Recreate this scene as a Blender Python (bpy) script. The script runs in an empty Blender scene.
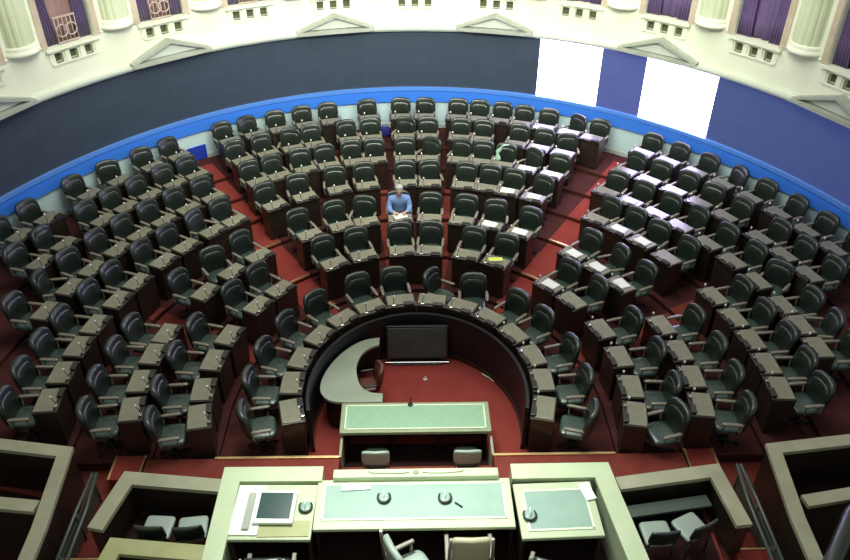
import bpy, bmesh, math, random
from math import sin, cos, pi, radians, atan2, degrees
from mathutils import Vector, Matrix
random.seed(7)
S = bpy.context.scene
COL = S.collection

# ------------------------------------------------------------------ camera
CAM_H, CAM_D, PITCH, FPX, ROLL, CAM_X, YAW = 10.019, 9.784, 0.6201, 768.25, 0.00294, -0.085, -0.0212
cd = bpy.data.cameras.new('camera'); cam = bpy.data.objects.new('camera', cd); COL.objects.link(cam)
cd.sensor_width = 36.0; cd.lens = FPX / 850.0 * 36.0; cd.clip_end = 200
ex, up0, fw = Vector((1, 0, 0)), Vector((0, sin(PITCH), cos(PITCH))), Vector((0, cos(PITCH), -sin(PITCH)))
cx = ex * cos(ROLL) + up0 * sin(ROLL); cy = -ex * sin(ROLL) + up0 * cos(ROLL)
RY = Matrix.Rotation(YAW, 3, 'Z')
cx, cy, cz = RY @ cx, RY @ cy, -(RY @ fw)
cam.matrix_world = Matrix(((cx.x, cy.x, cz.x, CAM_X), (cx.y, cy.y, cz.y, -CAM_D), (cx.z, cy.z, cz.z, CAM_H), (0, 0, 0, 1)))
S.camera = cam

# ------------------------------------------------------------------ world, lights, exposure
w = bpy.data.worlds.new('world'); S.world = w; w.use_nodes = True
bgn = w.node_tree.nodes['Background']
bgn.inputs[0].default_value = (0.80, 0.92, 0.80, 1); bgn.inputs[1].default_value = 0.36


def area(name, loc, size, power, color, target, spread=180):
    ld = bpy.data.lights.new(name, 'AREA'); ld.shape = 'RECTANGLE'; ld.size, ld.size_y = size
    ld.energy = power; ld.color = color; ld.spread = radians(spread)
    o = bpy.data.objects.new(name, ld); COL.objects.link(o); o.location = loc
    o.rotation_euler = (Vector(target) - Vector(loc)).to_track_quat('-Z', 'Y').to_euler()
    return o


area('skylight', (0, 4.5, 14.5), (9, 7), 1150, (1.0, 0.98, 0.90), (0, 4.5, 0))
area('added_gallery_fill', (0, 2.0, 9.0), (10, 1.5), 830, (0.95, 1.0, 0.80), (0, 12, 5.0), 120)  # added wall washer without a visible fixture, brightens the upper wall
area('added_rostrum_fill', (-1.0, -0.6, 9.5), (2.5, 1.2), 108, (0.88, 1.0, 0.86), (0, -2.8, 1), 55)  # added fill over the presiding desk, no such fixture is seen
S.view_settings.view_transform = 'Standard'
S.view_settings.look = 'None'
S.view_settings.gamma = 1.0
S.view_settings.use_curve_mapping = False
S.view_settings.exposure = 0.0

# ------------------------------------------------------------------ materials
MATS = {}


def mat(name, col, rough=0.5, metal=0.0, spec=0.5, emit=None, estr=0.0, noise=None, nscale=8.0, bump=0.0, sheen=0.0, trans=0.0):
    if name in MATS: return MATS[name]
    m = bpy.data.materials.new(name); m.use_nodes = True
    nt = m.node_tree; b = nt.nodes['Principled BSDF']
    b.inputs['Base Color'].default_value = (*col, 1)
    b.inputs['Roughness'].default_value = rough
    b.inputs['Metallic'].default_value = metal
    b.inputs['Specular IOR Level'].default_value = spec
    if sheen: b.inputs['Sheen Weight'].default_value = sheen
    if trans: b.inputs['Transmission Weight'].default_value = trans
    if emit:
        b.inputs['Emission Color'].default_value = (*emit, 1); b.inputs['Emission Strength'].default_value = estr
    if noise or bump:
        tc = nt.nodes.new('ShaderNodeTexCoord'); n = nt.nodes.new('ShaderNodeTexNoise')
        n.inputs['Scale'].default_value = nscale; n.inputs['Detail'].default_value = 5
        nt.links.new(tc.outputs['Object'], n.inputs['Vector'])
        if noise:
            r = nt.nodes.new('ShaderNodeValToRGB')
            r.color_ramp.elements[0].position = 0.32; r.color_ramp.elements[1].position = 0.68
            r.color_ramp.elements[0].color = (*col, 1); r.color_ramp.elements[1].color = (*noise, 1)
            nt.links.new(n.outputs['Fac'], r.inputs[0]); nt.links.new(r.outputs[0], b.inputs['Base Color'])
        if bump:
            bp = nt.nodes.new('ShaderNodeBump'); bp.inputs['Strength'].default_value = bump
            bp.inputs['Distance'].default_value = 0.02
            nt.links.new(n.outputs['Fac'], bp.inputs['Height']); nt.links.new(bp.outputs[0], b.inputs['Normal'])
    MATS[name] = m
    return m


def grid_mat(name, col, line, rough, w_, h_):
    """LED wall: panels with thin seams (cylindrical mapping computed from the object position)"""
    m = mat(name, col, rough)
    nt = m.node_tree; b = nt.nodes['Principled BSDF']
    uv = nt.nodes.new('ShaderNodeUVMap')
    br = nt.nodes.new('ShaderNodeTexBrick'); br.offset = 0
    br.inputs['Color1'].default_value = (*col, 1); br.inputs['Color2'].default_value = (col[0] * 1.12, col[1] * 1.1, col[2] * 1.1, 1)
    br.inputs['Mortar'].default_value = (*line, 1); br.inputs['Scale'].default_value = 1
    br.inputs['Mortar Size'].default_value = 0.004
    br.inputs['Brick Width'].default_value = w_; br.inputs['Row Height'].default_value = h_
    nt.links.new(uv.outputs[0], br.inputs['Vector']); nt.links.new(br.outputs[0], b.inputs['Base Color'])
    return m


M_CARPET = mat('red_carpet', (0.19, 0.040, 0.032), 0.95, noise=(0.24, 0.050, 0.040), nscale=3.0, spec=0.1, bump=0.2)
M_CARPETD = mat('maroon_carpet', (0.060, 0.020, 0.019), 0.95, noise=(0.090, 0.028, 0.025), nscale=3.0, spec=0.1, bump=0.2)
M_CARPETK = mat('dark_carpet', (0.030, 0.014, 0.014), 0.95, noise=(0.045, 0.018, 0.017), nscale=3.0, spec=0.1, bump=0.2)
M_CARPETB = mat('bright_red_carpet', (0.30, 0.052, 0.042), 0.95, noise=(0.25, 0.042, 0.036), nscale=2.0, spec=0.1, bump=0.2)
M_LEATH = mat('dark_green_black_leather', (0.010, 0.016, 0.012), 0.34, spec=0.9, noise=(0.015, 0.023, 0.018), nscale=14, bump=0.15)
M_LEATH2 = mat('seat_leather', (0.035, 0.058, 0.050), 0.26, spec=0.9, noise=(0.050, 0.080, 0.070), nscale=14, bump=0.15)  # highlight on the seat pads is put into this lighter leather colour
M_TRIM = mat('armrest_wood', (0.23, 0.20, 0.16), 0.28, spec=0.7)
M_DARKM = mat('dark_metal', (0.035, 0.038, 0.038), 0.35, metal=0.6)
M_CHROME = mat('chrome', (0.75, 0.75, 0.74), 0.18, metal=1.0)
M_WOOD = mat('dark_walnut', (0.020, 0.014, 0.010), 0.38, noise=(0.034, 0.021, 0.015), nscale=6, spec=0.6)
M_BLKWOOD = mat('black_stained_wood', (0.006, 0.008, 0.011), 0.45, noise=(0.010, 0.011, 0.015), nscale=6, spec=0.35)
M_TOP = mat('desk_top_leather', (0.20, 0.19, 0.14), 0.24, noise=(0.25, 0.23, 0.175), nscale=5, spec=0.8)
M_PANELK = mat('black_plastic', (0.012, 0.013, 0.013), 0.35)
M_BRASS = mat('brass', (0.72, 0.48, 0.24), 0.32, metal=0.8)
M_CREAM = mat('cream_stone', (0.78, 0.80, 0.66), 0.7, noise=(0.84, 0.86, 0.73), nscale=1.2, spec=0.2)
M_CREAM2 = mat('pale_green_stone', (0.58, 0.63, 0.44), 0.6, noise=(0.66, 0.70, 0.52), nscale=1.5, spec=0.3)
M_PINK = mat('rose_marble', (0.50, 0.40, 0.32), 0.4, noise=(0.62, 0.52, 0.42), nscale=3)
M_GREYST = mat('grey_stone', (0.36, 0.38, 0.33), 0.6, noise=(0.44, 0.46, 0.41), nscale=3)
M_GREYLT = mat('light_grey_stone', (0.56, 0.60, 0.56), 0.6)
M_HOLE = mat('dark_hollow', (0.10, 0.115, 0.065), 0.9)
M_LED = grid_mat('dark_video_wall', (0.042, 0.060, 0.094), (0.032, 0.046, 0.070), 0.42, 0.5, 0.27)
M_LEDR = grid_mat('bloom_blue_video_wall', (0.042, 0.060, 0.094), (0.032, 0.046, 0.070), 0.42, 0.5, 0.27)
M_LEDM = grid_mat('bloom_violet_video_wall', (0.042, 0.060, 0.094), (0.032, 0.046, 0.070), 0.42, 0.5, 0.27)
for m_, c_ in ((M_LEDR, (0.030, 0.046, 0.18)), (M_LEDM, (0.050, 0.060, 0.26))):      # faint glow added to stand in for bloom around the lit screens
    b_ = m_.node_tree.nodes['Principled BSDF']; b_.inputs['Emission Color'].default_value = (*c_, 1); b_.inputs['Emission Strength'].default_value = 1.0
M_LIT = mat('lit_video_screen', (0.8, 0.8, 0.8), 0.5, emit=(0.60, 0.50, 1.0), estr=15.0)
M_BLUE = mat('blue_ribbon', (0.050, 0.23, 0.92), 0.45)
M_BLUE2 = mat('light_blue_edge', (0.10, 0.28, 0.85), 0.45)
M_WHITEW = mat('wall_with_blue_spill', (0.60, 0.80, 0.86), 0.6, noise=(0.66, 0.84, 0.90), nscale=1.5)  # spill from the blue band is tinted into the wall colour
M_RTOP = mat('rostrum_cream', (0.52, 0.60, 0.40), 0.38, noise=(0.60, 0.67, 0.46), nscale=2)
M_RLEA = mat('rostrum_leather', (0.27, 0.40, 0.35), 0.34, noise=(0.32, 0.45, 0.39), nscale=3)
M_SLEA = mat('green_baize', (0.25, 0.42, 0.28), 0.55, noise=(0.29, 0.46, 0.31), nscale=8)
M_SFR = mat('olive_frame', (0.27, 0.31, 0.19), 0.42, noise=(0.33, 0.37, 0.23), nscale=4)
M_INLAY = mat('pale_inlay', (0.80, 0.85, 0.66), 0.4)
M_WHITE = mat('white_and_glare', (0.90, 0.95, 0.90), 0.3)
M_PAPER = mat('paper', (0.85, 0.86, 0.84), 0.7)
M_BOXRIM = mat('tan_box_rim', (0.33, 0.32, 0.22), 0.4, noise=(0.42, 0.40, 0.29), nscale=2.5)
M_BOXRIMY = mat('olive_box_rim', (0.36, 0.36, 0.16), 0.4, noise=(0.46, 0.45, 0.24), nscale=2.5)
M_CRES = mat('crescent_top', (0.27, 0.31, 0.24), 0.22, noise=(0.35, 0.39, 0.31), nscale=1.5, spec=0.8)
M_PURPLE = mat('purple_drape', (0.075, 0.045, 0.13), 0.75, noise=(0.11, 0.065, 0.18), nscale=2.5, sheen=0.3)
M_MAUVE = mat('mauve_curtain', (0.27, 0.16, 0.16), 0.8, noise=(0.36, 0.22, 0.21), nscale=2.0)
M_MAUVE2 = mat('violet_curtain', (0.13, 0.085, 0.22), 0.8, noise=(0.19, 0.12, 0.29), nscale=2.0)
M_ORN = mat('pale_ornament', (0.50, 0.38, 0.36), 0.5)
M_SCR = mat('dark_monitor_glass', (0.035, 0.075, 0.075), 0.16, spec=0.7)
M_TV = mat('floor_monitor_face', (0.075, 0.10, 0.10), 0.35, noise=(0.05, 0.075, 0.07), nscale=4)
M_REDCH = mat('red_brown_leather', (0.11, 0.028, 0.018), 0.45)
M_PALECH = mat('pale_grey_leather', (0.34, 0.40, 0.36), 0.4)
M_CREAMCH = mat('cream_leather', (0.55, 0.52, 0.34), 0.45)
M_YEL = mat('yellow_card', (0.75, 0.80, 0.12), 0.5)
M_MINT = mat('mint_cloth', (0.50, 0.75, 0.56), 0.8)
M_BLUECL = mat('blue_cloth', (0.035, 0.035, 0.32), 0.8)
M_JACK = mat('light_blue_jacket', (0.16, 0.27, 0.58), 0.7, noise=(0.22, 0.33, 0.64), nscale=20)
M_SKIN = mat('skin', (0.55, 0.33, 0.24), 0.5)
M_HAIR = mat('grey_hair', (0.42, 0.42, 0.42), 0.6)
M_TROU = mat('dark_trousers', (0.02, 0.02, 0.03), 0.8)
M_RAIL = mat('grey_green_rail', (0.085, 0.11, 0.095), 0.35, metal=0.2)
M_GLINT = mat('painted_glint_tip', (0.85, 0.85, 0.80), 0.2)  # small glints at the desk corners painted as pale microphone tips

# ------------------------------------------------------------------ helpers
ER = 1.115      # depth : width of every curved row
WR, WE, WY = 9.99, 1.12, 0.026   # the rear wall


def EP(r, a, z=0.0, e=ER, y0=0.0):
    a = radians(a); return Vector((r * sin(a), y0 + e * r * cos(a), z))


def facing(a, e=ER):
    """z rotation that turns local +Y to point outward at parameter angle a"""
    a = radians(a); nx, ny = sin(a), cos(a) / e
    return -atan2(nx, ny)


def link(name, bm, m, parent=None, smooth=False, loc=None, rotz=None):
    me = bpy.data.meshes.new(name); bm.to_mesh(me); bm.free()
    if smooth:
        for p in me.polygons: p.use_smooth = True
    if isinstance(m, (list, tuple)):
        for k in m: me.materials.append(k)
    else: me.materials.append(m)
    o = bpy.data.objects.new(name, me); COL.objects.link(o)
    if parent: o.parent = parent
    if loc is not None: o.location = loc
    if rotz is not None: o.rotation_euler = (0, 0, rotz)
    return o


def struct(name, bm, m, smooth=False):
    o = link(name, bm, m, None, smooth); o['kind'] = 'structure'; return o


def tag(o, label, cat, group=None):
    o['label'] = label; o['category'] = cat
    if group: o['group'] = group
    return o


def thing(name, label, cat, loc=(0, 0, 0), rotz=0.0, group=None):
    o = bpy.data.objects.new(name, None); COL.objects.link(o); o.location = loc; o.rotation_euler = (0, 0, rotz)
    o.empty_display_size = 0.1
    return tag(o, label, cat, group)


def dup(root, loc, rotz, label, group=None):
    r = root.copy(); COL.objects.link(r); r.location = loc; r.rotation_euler = (0, 0, rotz); r['label'] = label
    if group: r['group'] = group
    for ch in list(root.children):
        c = ch.copy(); COL.objects.link(c); c.parent = r
        for g in ch.children:
            d = g.copy(); COL.objects.link(d); d.parent = c
    return r


def box(bm, sx, sy, sz, loc=(0, 0, 0), rot=None, bev=0.0, seg=2, mi=0):
    t = bmesh.new(); bmesh.ops.create_cube(t, size=1.0)
    bmesh.ops.scale(t, vec=(sx, sy, sz), verts=t.verts)
    if bev > 0: bmesh.ops.bevel(t, geom=t.edges[:], offset=min(bev, min(sx, sy, sz) * 0.45), segments=seg, affect='EDGES', profile=0.5)
    if rot is not None: bmesh.ops.transform(t, matrix=rot.to_4x4(), verts=t.verts)
    bmesh.ops.translate(t, vec=loc, verts=t.verts)
    merge(bm, t, mi)


def merge(bm, t, mi=0):
    vm = [bm.verts.new(v.co) for v in t.verts]
    t.verts.index_update()
    for f in t.faces:
        try:
            nf = bm.faces.new([vm[v.index] for v in f.verts]); nf.material_index = mi; nf.smooth = f.smooth
        except ValueError: pass
    t.free()


def tube(bm, pts, r, n=8, mi=0, r2=None):
    """tube through the points, radius r at the start and r2 at the end"""
    pts = [Vector(p) for p in pts]; rings = []
    for i, p in enumerate(pts):
        if i == 0: d = pts[1] - p
        elif i == len(pts) - 1: d = p - pts[i - 1]
        else: d = (pts[i + 1] - pts[i - 1])
        d.normalize(); u = d.orthogonal().normalized() if abs(d.z) > 0.99 else d.cross(Vector((0, 0, 1))).normalized()
        v = d.cross(u)
        rr = r if r2 is None else r + (r2 - r) * i / (len(pts) - 1)
        rings.append([bm.verts.new(p + (u * cos(2 * pi * k / n) + v * sin(2 * pi * k / n)) * rr) for k in range(n)])
    for a, b in zip(rings, rings[1:]):
        for k in range(n):
            f = bm.faces.new((a[k], a[(k + 1) % n], b[(k + 1) % n], b[k])); f.material_index = mi; f.smooth = True
    f = bm.faces.new(rings[0][::-1]); f.material_index = mi
    f = bm.faces.new(rings[-1]); f.material_index = mi


def lathe(bm, prof, n=20, loc=(0, 0, 0), mi=0, smooth=True):
    rings = []
    for r, z in prof:
        rings.append([bm.verts.new((loc[0] + max(r, 1e-4) * cos(2 * pi * k / n), loc[1] + max(r, 1e-4) * sin(2 * pi * k / n), loc[2] + z)) for k in range(n)])
    for a, b in zip(rings, rings[1:]):
        for k in range(n):
            f = bm.faces.new((a[k], a[(k + 1) % n], b[(k + 1) % n], b[k])); f.material_index = mi; f.smooth = smooth
    bm.faces.new(rings[0][::-1]).material_index = mi; bm.faces.new(rings[-1]).material_index = mi


def cushion(bm, w_, h_, t_, loc=(0, 0, 0), rot=None, e1=0.45, e2=0.45, bend=0.0, nu=12, nv=20, plane='xy', mi=0):
    """rounded cushion (superellipsoid): w_ x h_ in its plane, thickness t_; bend curls the sides forward"""
    t = bmesh.new(); rings = []
    sg = lambda v, p: math.copysign(abs(v) ** p, v)
    for i in range(nu + 1):
        ph = -pi / 2 + pi * i / nu; ring = []
        for j in range(nv):
            th = 2 * pi * j / nv
            x = w_ / 2 * sg(cos(ph), e2) * sg(cos(th), e1); y = h_ / 2 * sg(cos(ph), e2) * sg(sin(th), e1)
            z = t_ / 2 * sg(sin(ph), e2)
            z += bend * (x / (w_ / 2)) ** 2
            ring.append(t.verts.new((x, y, z)))
        rings.append(ring)
    for a, b in zip(rings, rings[1:]):
        for k in range(nv): t.faces.new((a[k], a[(k + 1) % nv], b[(k + 1) % nv], b[k])).smooth = True
    bmesh.ops.remove_doubles(t, verts=t.verts, dist=1e-4)
    if plane == 'xz':   # stands up, thickness along y, bend toward -y
        bmesh.ops.transform(t, matrix=Matrix(((1, 0, 0, 0), (0, 0, -1, 0), (0, 1, 0, 0), (0, 0, 0, 1))), verts=t.verts)
    if rot is not None: bmesh.ops.transform(t, matrix=rot.to_4x4(), verts=t.verts)
    bmesh.ops.translate(t, vec=loc, verts=t.verts)
    merge(bm, t, mi)


def arc(bm, r0, r1, z0, z1, a0, a1, n=None, e=ER, y0=0.0, mi=0, uvl=None):
    """solid curved bar between two radii, two heights and two angles"""
    if n is None: n = max(2, int(abs(a1 - a0) / 1.5))
    rings = []
    for i in range(n + 1):
        a = a0 + (a1 - a0) * i / n
        rings.append([bm.verts.new(EP(r, a, z, e, y0)) for r, z in ((r0, z0), (r1, z0), (r1, z1), (r0, z1))])
    for i, (A, B) in enumerate(zip(rings, rings[1:])):
        for k in range(4):
            f = bm.faces.new((A[k], A[(k + 1) % 4], B[(k + 1) % 4], B[k])); f.material_index = mi
            if uvl:
                s0, s1 = radians(a0 + (a1 - a0) * i / n) * r0 * 1.06, radians(a0 + (a1 - a0) * (i + 1) / n) * r0 * 1.06
                zs = [z0, z0, z1, z1]
                for lp, (s, zz) in zip(f.loops, ((s0, zs[k]), (s0, zs[(k + 1) % 4]), (s1, zs[(k + 1) % 4]), (s1, zs[k]))): lp[uvl].uv = (s + 50, zz)
    bm.faces.new(rings[0][::-1]).material_index = mi; bm.faces.new(rings[-1]).material_index = mi


def slab(bm, poly, z0, z1, mi=0):
    a = [bm.verts.new((x, y, z0)) for x, y in poly]; b = [bm.verts.new((x, y, z1)) for x, y in poly]
    n = len(poly); area2 = sum(poly[i][0] * poly[(i + 1) % n][1] - poly[(i + 1) % n][0] * poly[i][1] for i in range(n))
    if area2 < 0: a.reverse(); b.reverse()
    bm.faces.new(a[::-1]).material_index = mi; bm.faces.new(b).material_index = mi
    for i in range(n): bm.faces.new((a[i], a[(i + 1) % n], b[(i + 1) % n], b[i])).material_index = mi


def fixn(bm): bmesh.ops.recalc_face_normals(bm, faces=bm.faces[:]); return bm


# ------------------------------------------------------------------ the setting: floor, tiers, walls
RD = [0, 2.172, 3.645, 4.714, 6.062, 7.076, 8.08, 9.06]      # desk radius of each row
ZF = [0, .04, .13, .22, .31, .40, .49, .58]                  # floor height of each row
PIT_R, PIT_Z, DAIS_Z = 1.93, -0.30, 0.30


def tier_outline(r0, r1, yend=-1.16, n=48):
    out, inn = [], []
    for i in range(n + 1):
        a = -90 + 180 * i / n
        v = EP(r1, a); out.append((v.x, v.y)); v = EP(r0, a); inn.append((v.x, v.y))
    return [(-r1, yend)] + out + [(r1, yend), (r0, yend)] + inn[::-1] + [(-r0, yend)]


def tier(bm, r0, r1, z0, z1, yend=-1.16, mi=0):
    """horseshoe-shaped carpeted step, built from quads so that its curve stays clean"""
    n = 72; pr, pi_ = [(-r1, yend)], [(-r0, yend)]
    for i in range(n + 1):
        a = -90 + 180 * i / n
        v = EP(r1, a); pr.append((v.x, v.y)); v = EP(r0, a); pi_.append((v.x, v.y))
    pr.append((r1, yend)); pi_.append((r0, yend))
    rings = [[bm.verts.new((q[0], q[1], z)) for q, z in ((i_, z0), (o_, z0), (o_, z1), (i_, z1))] for i_, o_ in zip(pi_, pr)]
    for A, B in zip(rings, rings[1:]):
        for k in range(4): bm.faces.new((A[k], A[(k + 1) % 4], B[(k + 1) % 4], B[k])).material_index = mi
    bm.faces.new(rings[0][::-1]).material_index = mi; bm.faces.new(rings[-1]).material_index = mi


bm = bmesh.new()
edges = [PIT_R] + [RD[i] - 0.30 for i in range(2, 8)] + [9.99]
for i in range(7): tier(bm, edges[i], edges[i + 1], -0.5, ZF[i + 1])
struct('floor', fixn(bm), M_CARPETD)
bm = bmesh.new(); slab(bm, [(-2.1, -2.1), (2.1, -2.1), (2.1, 2.4), (-2.1, 2.4)], -0.5, PIT_Z)
struct('floor', fixn(bm), M_CARPETB)
# floor of the front half, outside the dais, and the dais itself with the recess of the clerks' desk
bm = bmesh.new()
slab(bm, [(-10, -9), (10, -9), (10, -1.16), (4.55, -1.16), (-4.55, -1.16), (-10, -1.16)], -0.5, 0.04)
struct('floor', fixn(bm), M_CARPET)
bm = bmesh.new()
slab(bm, [(-4.45, -6.5), (-4.45, -1.17), (-1.30, -1.17), (-1.30, -1.98), (1.24, -1.98), (1.24, -1.17), (4.38, -1.17), (4.38, -6.5)], 0.04, DAIS_Z)
struct('floor', fixn(bm), M_CARPET)
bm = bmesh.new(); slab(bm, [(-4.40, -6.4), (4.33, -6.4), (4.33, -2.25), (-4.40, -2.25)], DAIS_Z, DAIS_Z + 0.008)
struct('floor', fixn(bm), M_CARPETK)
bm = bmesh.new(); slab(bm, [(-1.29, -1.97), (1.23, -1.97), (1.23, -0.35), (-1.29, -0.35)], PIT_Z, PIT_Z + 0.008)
struct('floor', fixn(bm), M_CARPETK)  # dark sheet paints the shade beneath the clerks' desk
for s_ in (-1, 1):
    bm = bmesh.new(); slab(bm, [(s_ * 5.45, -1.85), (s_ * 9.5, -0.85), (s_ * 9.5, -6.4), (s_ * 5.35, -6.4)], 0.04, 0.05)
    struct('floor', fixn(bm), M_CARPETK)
for k, (x0, x1, y) in enumerate([(-3.34, -1.29, -1.165), (1.23, 3.26, -1.165)]):
    bm = bmesh.new(); box(bm, x1 - x0, 0.05, 0.035, ((x0 + x1) / 2, y - 0.005, DAIS_Z + 0.012), bev=0.008)
    struct('trim_%d' % (k + 1), bm, M_BRASS)
for k, x in enumerate((-1.29, 1.23)):
    bm = bmesh.new(); box(bm, 0.045, 0.42, 0.035, (x, -0.97, DAIS_Z + 0.012), bev=0.008)
    box(bm, 0.04, 0.38, 0.55, (x, -0.97, 0.03), bev=0.006)
    struct('trim_%d' % (k + 3), bm, M_BOXRIM)

# carpet runners of the stairs between the blocks, with a brass nosing at every step
for s, (n_, ang, wd, m_) in enumerate([('left', -36.0, 0.62, M_CARPETB), ('right', 36.0, 0.60, M_CARPETB), ('inner left', -7.0, 0.30, M_CARPET),
                                       ('inner right', 7.8, 0.30, M_CARPET), ('outer left', -65.5, 0.36, M_CARPET), ('outer right', 67.0, 0.36, M_CARPET)]):
    t = bmesh.new()
    for i in range(1, 8):
        r0, r1 = edges[i - 1] + 0.01, edges[i] - (0.01 if i < 7 else 0.35)
        if i == 1: r0 = RD[1] + 0.28
        c0, c1 = EP(r0, ang), EP(r1, ang)
        h0, h1 = degrees(wd / 2 / r0), degrees(wd / 2 / r1)
        q = [EP(r0, ang - h0), EP(r1, ang - h1), EP(r1, ang + h1), EP(r0, ang + h0)]
        slab(t, [(v.x, v.y) for v in q], ZF[i], ZF[i] + 0.012)
    o = link('stair_carpet', fixn(t), m_)
    tag(o, 'red carpet runner on the %s stairs through the seats' % n_, 'carpet')
    if s < 2:
        for i in range(1, 7):
            t = bmesh.new(); r = edges[i]
            h = degrees(wd / 2 / r)
            arc(t, r - 0.015, r + 0.03, ZF[i] + 0.07, ZF[i + 1] + 0.022, ang - h, ang + h, 4)
            o2 = link('nosing', fixn(t), M_BRASS if i < 4 else M_CARPET, o)

# the ring of dark panelling that encloses the pit
bm = bmesh.new(); arc(bm, PIT_R - 0.06, PIT_R, PIT_Z, 0.72, -104, 104, 90)
o = link('pit_panelling', fixn(bm), M_BLKWOOD); tag(o, 'black curved panelling around the central pit under the front row of desks', 'panelling')
bm = bmesh.new(); arc(bm, PIT_R - 0.075, PIT_R - 0.045, PIT_Z, PIT_Z + 0.10, -104, 104, 90); link('skirting', fixn(bm), M_WOOD, o)

# walls
UVN = 'UVMap'
bm = bmesh.new(); arc(bm, WR, WR + 0.4, -0.5, 1.36, -105, 105, 120, WE, WY); struct('wall_back', fixn(bm), M_WHITEW)
bm = bmesh.new(); arc(bm, WR - 0.012, WR + 0.05, 0.58, 0.68, -105, 105, 120, WE, WY); struct('baseboard_back', fixn(bm), M_GREYLT)


def led(name, a0, a1, z0, z1, m, label, r=WR, th=0.38, cat='video wall'):
    b = bmesh.new(); uvl = b.loops.layers.uv.new(UVN)
    arc(b, r, WR + th, z0, z1, a0, a1, None, WE, WY, uvl=uvl)
    bmesh.ops.recalc_face_normals(b, faces=b.faces[:])
    return tag(link(name, b, m), label, cat)


led('video_wall', -105, 20.0, 1.795, 3.40, M_LED, 'long dark blue-grey curved video wall left of both lit screens')
led('video_screen', 20.0, 29.5, 1.795, 3.40, M_LIT, 'left of two glowing white screens in the curved video wall', cat='screen')
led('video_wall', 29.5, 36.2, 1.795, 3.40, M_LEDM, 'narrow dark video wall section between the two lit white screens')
led('video_screen', 36.2, 46.6, 1.795, 3.40, M_LIT, 'right, larger of two glowing white screens in the curved video wall', cat='screen')
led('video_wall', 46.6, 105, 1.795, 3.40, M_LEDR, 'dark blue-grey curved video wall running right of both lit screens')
b = bmesh.new(); arc(b, WR - 0.05, WR, 1.36, 1.70, -105, 105, 120, WE, WY)
o = tag(link('blue_band', fixn(b), M_BLUE), 'bright blue ribbon band curving around the chamber below the video wall', 'band')
b = bmesh.new(); arc(b, WR - 0.07, WR, 1.70, 1.79, -105, 105, 120, WE, WY); link('upper_edge', fixn(b), M_BLUE2, o)

b = bmesh.new(); arc(b, WR - 0.045, WR - 0.012, 0.60, 0.98, -37.2, -34.2, 4, WE, WY)
struct('trim_0', fixn(b), mat('royal_blue_panel', (0.015, 0.05, 0.50), 0.6))

# cornice and the upper storey: bays with openings over three square openings
bm = bmesh.new()
arc(bm, WR - 0.10, WR + 0.38, 3.40, 3.455, -105, 105, 140, WE, WY)
arc(bm, WR - 0.16, WR + 0.38, 3.455, 3.50, -105, 105, 140, WE, WY)
struct('trim_5', fixn(bm), M_GREYLT)
BAY = [0.4 + 12.45 * k for k in range(-8, 9)]
OPN, HO = 3.05, 0.52
up = bmesh.new()
arc(up, WR, WR + 0.38, 3.50, 4.04, -105, 105, 140, WE, WY)
arc(up, WR, WR + 0.38, 4.25, 4.36, -105, 105, 140, WE, WY)
holes = sorted([(b_ + d - HO, b_ + d + HO) for b_ in BAY for d in (-2.0, 0.0, 2.0)])
prev = -105
for h0, h1 in holes:
    arc(up, WR, WR + 0.38, 4.04, 4.25, prev, h0, None, WE, WY); prev = h1
arc(up, WR, WR + 0.38, 4.04, 4.25, prev, 105, None, WE, WY)
prev = -105
for b_ in BAY:
    arc(up, WR, WR + 0.50, 4.36, 8.0, prev, b_ - OPN, None, WE, WY); prev = b_ + OPN
arc(up, WR, WR + 0.50, 4.36, 8.0, prev, 105, None, WE, WY)
struct('wall_upper', fixn(up), M_CREAM)
bm = bmesh.new(); arc(bm, WR + 0.14, WR + 0.20, 4.0, 4.3, -104, 104, 140, WE, WY); struct('wall_recess', fixn(bm), M_HOLE)
bm = bmesh.new(); arc(bm, WR + 0.40, WR + 0.48, 4.3, 8.0, -104, 104, 140, WE, WY); struct('wall_behind_openings', fixn(bm), M_MAUVE)
tn = 6
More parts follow.
